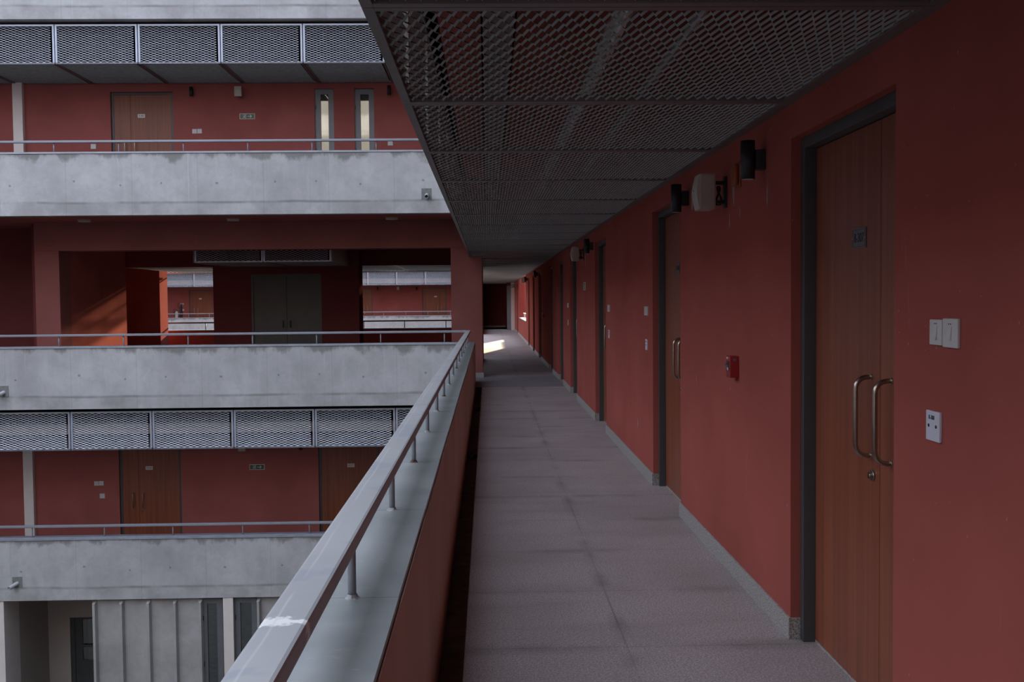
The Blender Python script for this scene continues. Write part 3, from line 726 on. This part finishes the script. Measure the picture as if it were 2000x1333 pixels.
# soffit mesh of a facade bay: panel runs back from the screen to the wall
SD = WY-FY-.13
bm = bmesh.new()
for bb in ((.004, .04, 0, SD, 0, .03), (1.487, 1.523, 0, SD, 0, .03), (.04, 1.487, 0, .04, 0, .03), (.04, 1.487, SD-.04, SD, 0, .03)): box(bm, *bb)
me_bf = raw_mesh('soffit_frame', bm, 'meshframe')
bm = bmesh.new(); expanded(bm, 1.46, SD-.07, b=.0088, t=.0013, sgn=-1)
bmesh.ops.transform(bm, matrix=Matrix(((1, 0, 0, .035), (0, 1, 0, .035), (0, 0, 1, .02), (0, 0, 0, 1))), verts=bm.verts)
me_bn = raw_mesh('soffit_mesh', bm, 'meshdark')
NB = ['rightmost', 'second from the right', 'third from the right', 'fourth from the right', 'fifth from the right', 'sixth from the right', 'seventh from the right', 'eighth from the right', 'ninth from the right']
def facade_screens(lv, y, xright, n, where, group, soffit=True, zs=ZS):
    for k in range(n):
        x = xright - 1.535*(k+1)
        if x < -15.9 and y < 30: break
        p = thing('mesh_screen', 'pale mesh screen panel %s, %s' % (where, NB[k] if k < len(NB) else '%dth from the right' % (k+1)), 'screen panel', (x, y, lv+zs), 0, group)
        mkchild('screen_frame', fmesh, p); mkchild('mesh', nmesh, p)
        if soffit:
            mkchild('soffit_frame', me_bf, p); mkchild('soffit_mesh', me_bn, p)
facade_screens(S, FY+.13, -.34, 9, 'one level above across the courtyard', 'screens of the level above')
facade_screens(-S, FY+.13, -.24, 9, 'one level below across the courtyard', 'screens of the level below')
facade_screens(0, FF+.13, -.24, 15, 'across the second courtyard', 'screens of the second courtyard', True, 2.41)
facade_screens(0, 30.30, -.24, 9, 'at the back of the lobby', 'screens at the back of the lobby', False)
# two screens hung over the closet doors
for x, lab in ((-6.20, 'left'), (-4.755, 'right')):
    p = thing('mesh_screen', 'dark hanging mesh screen over the closet doors in the lobby, %s one' % lab, 'screen panel', (x, 21.9, 2.43), 0, 'screens over the closet doors')
    o = mkchild('screen_frame', fmesh, p); o.scale = (.945, 1, 1); o = mkchild('mesh', nmesh, p); o.scale = (.945, 1, 1)
    o = mkchild('soffit_frame', me_bf, p); o.scale = (.945, 1.55, 1); o = mkchild('soffit_mesh', me_bn, p); o.scale = (.945, 1.55, 1)
struct(B('trim_2', [(-3.32, -3.29, 21.9, 24.65, 2.43, 3.2), (-6.23, -6.20, 21.9, 24.65, 2.43, 3.2)], 'meshframe'))
# mesh ceiling of the walkway behind the closet block
for k in range(8):
    x = -9.0 + 1.66*(k % 5)
    if k >= 5: break
    for j in range(3):
        p = thing('ceiling_mesh_panel', 'dark mesh ceiling panel behind the closet block in the lobby, %s row, %s from the left' % (ORD[j], ORD[k]), 'ceiling panel', (x, 25.7+PL*j, 2.47), 0, 'lobby ceiling mesh panels')
        mkchild('panel_frame', me_frame, p); mkchild('mesh', me_net, p)
# ducts behind the screens
tag(B('air_duct', [(-14.4, -.6, 20.35, 20.6, -1.0, -.80)], 'duct', bevel=.01), 'pale duct glimpsed through the mesh screens one level below', 'duct')
tag(B('air_duct', [(-24, -.6, 55.8, 56.1, 2.54, 2.78)], 'duct', bevel=.01), 'pale duct behind the distant screens across the second courtyard', 'duct')

# ------------------------------------------------------------------ wall fittings
def wall_lamp(loc, rz, label):
    L = thing('wall_lamp', label, 'wall lamp', loc, rz, 'black cylinder wall lamps')
    bm = bmesh.new(); cyl(bm, (0, -.085, -.095), (0, -.085, .095), .036, 28)
    obj('lamp_tube', bm, 'black', L)
    bm = bmesh.new(); cyl(bm, (0, -.085, .0952), (0, -.085, .0965), .029, 24); cyl(bm, (0, -.085, -.0965), (0, -.085, -.0952), .029, 24)
    obj('lens', bm, 'lampglass', L)
    bm = bmesh.new(); box(bm, -.026, .026, -.05, 0, -.05, .05, bevel=.004); obj('wall_bracket', bm, 'black', L)
    return L
lamp0 = wall_lamp((WX, 5.12, 2.275), RW, 'black cylinder wall lamp beside the nearest wood door, right of the beige speaker')
dup(lamp0, (WX, 7.06, 2.275), 'black cylinder wall lamp left of the nearest beige speaker, by the second door')
dup(lamp0, (WX, 13.45, 2.28), 'black cylinder wall lamp above the wall past the second door, beside the smaller beige speaker')
dup(lamp0, (WX, 15.6, 2.28), 'black cylinder wall lamp just beyond the smaller beige speaker, half hidden by it')
dup(lamp0, (WX, 28.2, 2.28), 'small black wall lamp far along the right wall, before the far beige speaker')
dup(lamp0, (WX, 35.5, 2.28), 'small black wall lamp far along the right wall, touching the far beige speaker')
dup(lamp0, (-5.985, WY, S+2.25), 'black cylinder wall lamp one level above, right of the door with plate A-406', 0)
dup(lamp0, (-1.97, WY, S+2.26), 'black cylinder wall lamp one level above, right of the slit windows', 0)
dup(lamp0, (-3.90, WY, -S+2.25), 'black cylinder wall lamp one level below, its tip showing under the screens', 0)
dup(lamp0, (-6.07, 56.9, 2.26), 'tiny black wall lamp across the second courtyard, left of the distant speaker', 0)
dup(lamp0, (-3.92, 56.9, 2.24), 'tiny black wall lamp across the second courtyard, right of the distant speaker', 0)
def speaker(loc, rz, label):
    s = thing('wall_speaker', label, 'speaker', loc, rz, 'beige wall speakers')
    w_, h_ = .15, .205
    bm = bmesh.new(); box(bm, -w_/2, w_/2, -.17, -.075, -h_/2, h_/2, bevel=.01); obj('cabinet', bm, 'beige', s)
    bm = bmesh.new(); N = 8; rows = []
    for i in range(N+1):
        u = i/N; zz = (-.5+u)*(h_-.012); bul = .016*math.sin(math.pi*u)
        rows.append([bm.verts.new((x, -.168-bul-(.006 if abs(x) < w_*.3 else 0), zz)) for x in (-w_/2+.005, -w_*.25, w_*.25, w_/2-.005)])
    for i in range(N):
        for j in range(3): bm.faces.new((rows[i][j], rows[i][j+1], rows[i+1][j+1], rows[i+1][j]))
    for rr in (rows[0], rows[-1]): pass
    for j in (0, 3):
        for i in range(N):
            a, b_ = rows[i][j], rows[i+1][j]
            c_ = bm.verts.new((a.co.x, -.165, a.co.z)); d_ = bm.verts.new((b_.co.x, -.165, b_.co.z)); bm.faces.new((a, b_, d_, c_))
    obj('grille', bm, 'beigegrille', s)
    bm = bmesh.new(); cyl(bm, (0, -.196, 0), (0, -.19, 0), .012, 12); obj('badge', bm, 'white', s)
    bm = bmesh.new(); box(bm, -.03, .03, -.012, 0, -.09, .09, bevel=.003); box(bm, -.014, .014, -.08, -.01, .045, .065); box(bm, -.014, .014, -.08, -.01, -.065, -.045)
    obj('bracket', bm, 'black', s)
    bm = bmesh.new()
    for q in range(3):
        pts = [(.03*math.cos(t)+.004*q, -.04-.012*math.sin(2*t)-.004*q, -.02+.055*math.sin(t)) for t in (2*math.pi*i/20 for i in range(21))]
        tube(bm, pts, .0035, 6)
    obj('cable_coil', bm, 'black', s)
    return s
sp0 = speaker((WX, 5.95, 2.20), RW, 'beige wall speaker on a black bracket with coiled cable, nearest on the right wall')
dup(sp0, (WX, 14.75, 2.235), 'beige wall speaker along the right wall, the second and smaller one')
dup(sp0, (WX, 37.0, 2.27), 'small beige speaker far along the right wall beside the lit red opening')
dup(sp0, (WX-.0, 52.2, 2.28), 'tiny beige speaker near the far end of the walkway')
dup(sp0, (-5.02, WY, S+2.24), 'beige wall speaker one level above, over the green exit sign', 0)
dup(sp0, (-5.09, WY, -S+2.245), 'beige wall speaker one level below, its lower edge showing under the screens', 0)
dup(sp0, (-4.94, 56.9, 2.27), 'tiny beige speaker across the second courtyard between two black lamps', 0)

# amber sounder and red call point
s = thing('strobe_sounder', 'amber plastic alarm sounder between the nearest lamp and the beige speaker', 'alarm', (WX, 5.64, 2.262), RW)
bm = bmesh.new(); box(bm, -.055, .055, -.012, 0, -.068, .068, bevel=.005); obj('back_plate', bm, 'orange', s)
bm = bmesh.new(); box(bm, -.045, .045, -.035, -.012, -.058, .058, bevel=.010)
for q in range(5): box(bm, -.03, .03, -.038, -.034, -.03+q*.016, -.022+q*.016)
obj('lens', bm, 'orange', s)
def callpoint(loc, label, grp=None):
    s = thing('fire_call_point', label, 'fire alarm call point', loc, RW, 'fire call points')
    bm = bmesh.new(); box(bm, -.05, .05, -.05, 0, -.06, .06, bevel=.004); obj('housing', bm, 'redplastic', s)
    B('recess_panel', [(-.03, .03, -.052, -.049, -.022, .03)], 'black', s)
    B('push_bar', [(-.036, .036, -.062, -.05, .0, .012)], 'plate', s)
    B('label_plate', [(-.032, .0, -.0515, -.049, .042, .053)], 'plateface', s)
    B('glass_window', [(-.012, .016, -.0535, -.049, -.02, -.004)], 'white', s)
    bm = bmesh.new(); cyl(bm, (.052, -.025, .04), (.049, -.025, .04), .009, 12); cyl(bm, (-.0, -.054, -.045), (-.0, -.049, -.045), .004, 8); obj('screw', bm, 'plate', s)
    return s
cp = callpoint((WX, 5.69, 1.203), 'red fire alarm call point box on the wall left of the nearest door')
dup(cp, (WX, 25.2, 1.19), 'tiny dark red call point box far along the right wall')

# switches
def switch_plate(loc, rz, w_, h_, label, kind='rocker', group='wall switches'):
    s = thing('wall_switch', label, 'switch', loc, rz, group)
    bm = bmesh.new(); box(bm, -w_/2, w_/2, -.010, 0, -h_/2, h_/2, bevel=.003); obj('plate', bm, 'white' if kind != 'blank' else 'bluewhite', s)
    if kind == 'rocker':
        bm = bmesh.new()
        a, c_ = .012, .022
        lo = [bm.verts.new(p) for p in ((-a, -.010, -c_), (a, -.010, -c_), (a, -.010, c_), (-a, -.010, c_))]
        hi = [bm.verts.new(p) for p in ((-a, -.016, -c_), (a, -.016, -c_), (a, -.0108, c_), (-a, -.0108, c_))]
        for i in range(4): bm.faces.new((lo[i], lo[(i+1) % 4], hi[(i+1) % 4], hi[i]))
        bm.faces.new(hi)
        obj('rocker', bm, 'white', s)
        B('indicator_mark', [(-.008, -.005, -.0115, -.0098, .026, .029), (.005, .008, -.0115, -.0098, .026, .029)], 'ink', s)
    elif kind == 'blank':
        bm = bmesh.new()
        for q in (-1, 1): cyl(bm, (q*.026, -.0112, .0), (q*.026, -.0095, .0), .0055, 12)
        obj('screw_hole', bm, 'ink', s)
    return s
sw0 = switch_plate((WX, 3.128, 1.476), RW, .088, .079, 'white rocker switch right of the nearest door, left one of the pair')
switch_plate((WX, 3.030, 1.4765), RW, .100, .088, 'white rocker switch right of the nearest door, right one of the pair, slightly larger')
bl = switch_plate((WX, 3.145, 1.183), RW, .096, .094, 'white blanking plate with handwritten B-308 and two dark holes, below the nearest switches', 'blank')
text('handwriting', 'B-308', .019, 'ink', bl, (-.006, -.0104, .026), sx=.9)
for y, nm in ((8.93, 'before the second door'), (11.70, 'before the third door'), (17.66, 'before the fourth door')):
    dup(sw0, (WX, y+.047, 1.478), 'white wall switch %s, left one of the pair' % nm)
    dup(sw0, (WX, y-.047, 1.478), 'white wall switch %s, right one of the pair' % nm)
    dup(bl, (WX, y-.01, 1.183), 'white blanking plate low %s, under a pair of switches' % nm)
swf = switch_plate((-5.955, WY, S+1.463), 0, .093, .092, 'white switch plate one level above, left one of the pair right of the door')
dup(swf, (-5.853, WY, S+1.466), 'white switch plate one level above, right one of the pair right of the door')
blf = switch_plate((-8.014, WY, S+1.165), 0, .105, .10, 'single white plate one level above, low and left of the door', 'plain')
dup(blf, (-1.964, WY, S+1.20), 'single white plate one level above, right of the slit windows')
dup(swf, (-8.128, WY, -S+1.49), 'white switch plate one level below, left one of the pair left of the door')
dup(swf, (-8.028, WY, -S+1.493), 'white switch plate one level below, right one of the pair left of the door')
dup(blf, (-8.015, WY, -S+1.228), 'single white plate one level below, under the pair of switches')
dup(swf, (-16.90, 56.9, 1.51), 'tiny white switch plate across the second courtyard above the fire extinguishers, left one')
dup(swf, (-16.79, 56.9, 1.51), 'tiny white switch plate across the second courtyard above the fire extinguishers, right one')
dup(blf, (-16.78, 56.9, 1.18), 'tiny white plate across the second courtyard beside the fire extinguishers')

# exit signs
def exit_sign(loc, rz, label, w_=.31, h_=.112, flip=1):
    s = thing('exit_sign', label, 'exit sign', loc, rz, 'exit signs')
    B('sign_board', [(-w_/2, w_/2, -.008, 0, -h_/2, h_/2)], 'signwhite', s)
    B('green_field', [(-w_/2+.01, w_/2-.01, -.009, -.008, -h_/2+.01, h_/2-.01)], 'green', s)
    bm = bmesh.new()   # arrow
    q = h_*.9; ax = w_*.17
    box(bm, ax-.045, ax+.025, -.0102, -.009, -.006, .006)
    for sg in (1, -1):
        v = [bm.verts.new(p) for p in ((ax+.045, -.0102, 0), (ax+.012, -.0102, sg*.033), (ax+.0, -.0102, sg*.026), (ax+.026, -.0102, 0))]
        bm.faces.new(v)
    obj('arrow', bm, 'signwhite', s)
    bm = bmesh.new()   # running figure in a doorway
    fx = -w_*.17
    box(bm, fx-.032, fx-.026, -.0102, -.009, -.038, .038); box(bm, fx-.032, fx+.032, -.0102, -.009, .034, .038); box(bm, fx+.026, fx+.032, -.0102, -.009, -.038, .038)
    cyl(bm, (fx+.008, -.0102, .022), (fx+.008, -.009, .022), .007, 12)
    def limb(x0, z0, x1, z1, t=.005):
        d = Vector((x1-x0, 0, z1-z0)).normalized(); n_ = Vector((-d.z, 0, d.x))*t
        bm.faces.new([bm.verts.new(Vector((x0, -.0101, z0))+n_), bm.verts.new(Vector((x1, -.0101, z1))+n_), bm.verts.new(Vector((x1, -.0101, z1))-n_), bm.verts.new(Vector((x0, -.0101, z0))-n_)])
    limb(fx+.004, .014, fx-.004, -.008, .007); limb(fx-.004, -.008, fx+.010, -.020); limb(fx+.010, -.020, fx+.004, -.034); limb(fx-.004, -.008, fx-.012, -.022); limb(fx-.012, -.022, fx-.022, -.024)
    limb(fx+.004, .012, fx+.018, .004, .0035); limb(fx+.002, .012, fx-.012, .006, .0035)
    obj('running_figure', bm, 'signwhite', s)
    return s
ex = exit_sign((-4.878, WY, S+1.762), 0, 'green exit sign with running figure and arrow, one level above')
dup(ex, (-4.82, WY, -S+1.79), 'green exit sign with running figure and arrow, one level below')
dup(ex, (WX, 14.65, 1.77), 'small green exit sign on our right wall under the second beige speaker', RW)

# fire extinguishers across the second courtyard
def extinguisher(loc, label, mat, h=.5, r=.08):
    e = thing('fire_extinguisher', label, 'fire extinguisher', loc, 0, 'fire extinguishers')
    bm = bmesh.new(); prof = [(0, 0), (r*.9, 0), (r, .02), (r, h*.78), (r*.8, h*.88), (r*.35, h*.94), (r*.3, h)]
    rings = [[bm.verts.new((math.cos(t)*max(q[0], .001), math.sin(t)*max(q[0], .001), q[1])) for t in (2*math.pi*j/16 for j in range(16))] for q in prof]
    for i in range(len(rings)-1):
        for j in range(16): bm.faces.new((rings[i][j], rings[i][(j+1) % 16], rings[i+1][(j+1) % 16], rings[i+1][j]))
    obj('cylinder', bm, mat, e)
    bm = bmesh.new(); box(bm, -.03, .09, -.015, .015, h, h+.02); box(bm, -.02, .08, -.012, .012, h+.035, h+.05); cyl(bm, (0, 0, h), (0, 0, h+.04), .015, 8); obj('valve_handle', bm, 'black', e)
    bm = bmesh.new(); tube(bm, [(0, 0, h+.02), (-.12, -.02, h+.12), (-.17, -.02, h-.05), (-.1, -.05, h-.2)], .013, 8); obj('hose', bm, 'black', e)
    return e
extinguisher((-17.1, 56.75, .66), 'pale fire extinguisher hung on the distant red wall across the second courtyard', 'white', .48)
extinguisher((-16.99+.12, 56.78, .62), 'dark fire extinguisher in the pair on the distant red wall across the second courtyard', 'black', .85, .07)

# rain spouts poking out of the parapets
def spout(x, z, label, dx=0.0, L=.16, r=.038):
    s = thing('rain_spout', label, 'drain pipe', (x, FY, z), 0, 'rain spouts')
    bm = bmesh.new(); d = Vector((dx, -L, -.05)); n = 18
    a = d.normalized().orthogonal().normalized(); b_ = d.normalized().cross(a); R4 = []
    for (p, rr) in ((Vector((0, .02, 0)), r), (d, r), (d, r*.82), (Vector((0, .02, 0)), r*.82)):
        R4.append([bm.verts.new(p + a*math.cos(t)*rr + b_*math.sin(t)*rr) for t in (2*math.pi*j/n for j in range(n))])
    for k_ in range(3):
        for j in range(n): f = bm.faces.new((R4[k_][j], R4[k_][(j+1) % n], R4[k_+1][(j+1) % n], R4[k_+1][j])); f.smooth = True
    bm.faces.new(R4[3])
    obj('pipe', bm, 'pipe', s)
    bm = bmesh.new(); box(bm, -.10, .09, -.004, .0, -.09, .12, bevel=.0015); pa = obj('mortar_patch', bm, 'patch', s); pa['label'] = 'darker mortar patch round the pipe'
    return s
MAT['patch'] = plain('mortar_patch', (.20, .20, .195), .9, 0, .25, 14)
spout(-1.12, 3.57, 'grey rain spout on the concrete band above, close to our ceiling edge')
spout(-9.08, -.06, 'grey rain spout on our level\'s concrete band at the left edge of the view', -.05)
spout(-8.93, -3.68, 'grey rain spout with a dark mortar patch on the lowest concrete band', -.08, .18)

# debris in the gutter
def lump(name, label, loc, sx, sy, sz, seed):
    rnd = random.Random(seed); bm = bmesh.new(); bmesh.ops.create_icosphere(bm, subdivisions=3, radius=1)
    for v in bm.verts:
        k = 1 + .35*math.sin(v.co.x*5+seed)*math.cos(v.co.y*6+v.co.z*4) + rnd.uniform(-.1, .1)
        v.co = Vector((v.co.x*k*sx, v.co.y*k*sy, max(v.co.z, -.6)*k*sz))
    return tag(obj(name, bm, 'paper', None, loc), label, 'litter')
lump('crumpled_rag', 'crumpled brownish rag lying in the gutter, the nearer one', (-.175, 11.3, -.12), .055, .16, .045, 3)
lump('crumpled_rag', 'small crumpled scrap in the gutter, the farther one near the landing', (-.175, 16.0, -.12), .04, .12, .04, 9)

# plaster smears and drips left on the right wall round the fittings
def smear(y, z, sy, sz, seed):
    rnd = random.Random(seed); bm = bmesh.new(); n = 26
    vs = [bm.verts.new((WX-.0007, y+math.cos(t)*sy*rnd.uniform(.45, 1.1), z+math.sin(t)*sz*rnd.uniform(.5, 1.15))) for t in (2*math.pi*i/n for i in range(n))]
    bm.faces.new(vs); bmesh.ops.triangulate(bm, faces=bm.faces)
    o = obj('plaster_smear', bm, 'smear', bpy.data.objects['wall_right']); o['label'] = 'pale plaster smear'
MAT['smear'] = plain('pale_plaster', (.34, .27, .26), .9, 0, .25, 30)
smear(6.93, 2.26, .035, .10, 1); smear(5.76, 2.21, .03, .095, 2); smear(5.86, 2.03, .012, .055, 3); smear(5.07, 2.10, .012, .07, 4); smear(5.62, 2.06, .010, .035, 5)
smear(14.5, 2.12, .03, .10, 6); smear(9.5, .42, .02, .05, 7); smear(6.8, 1.05, .006, .03, 8)
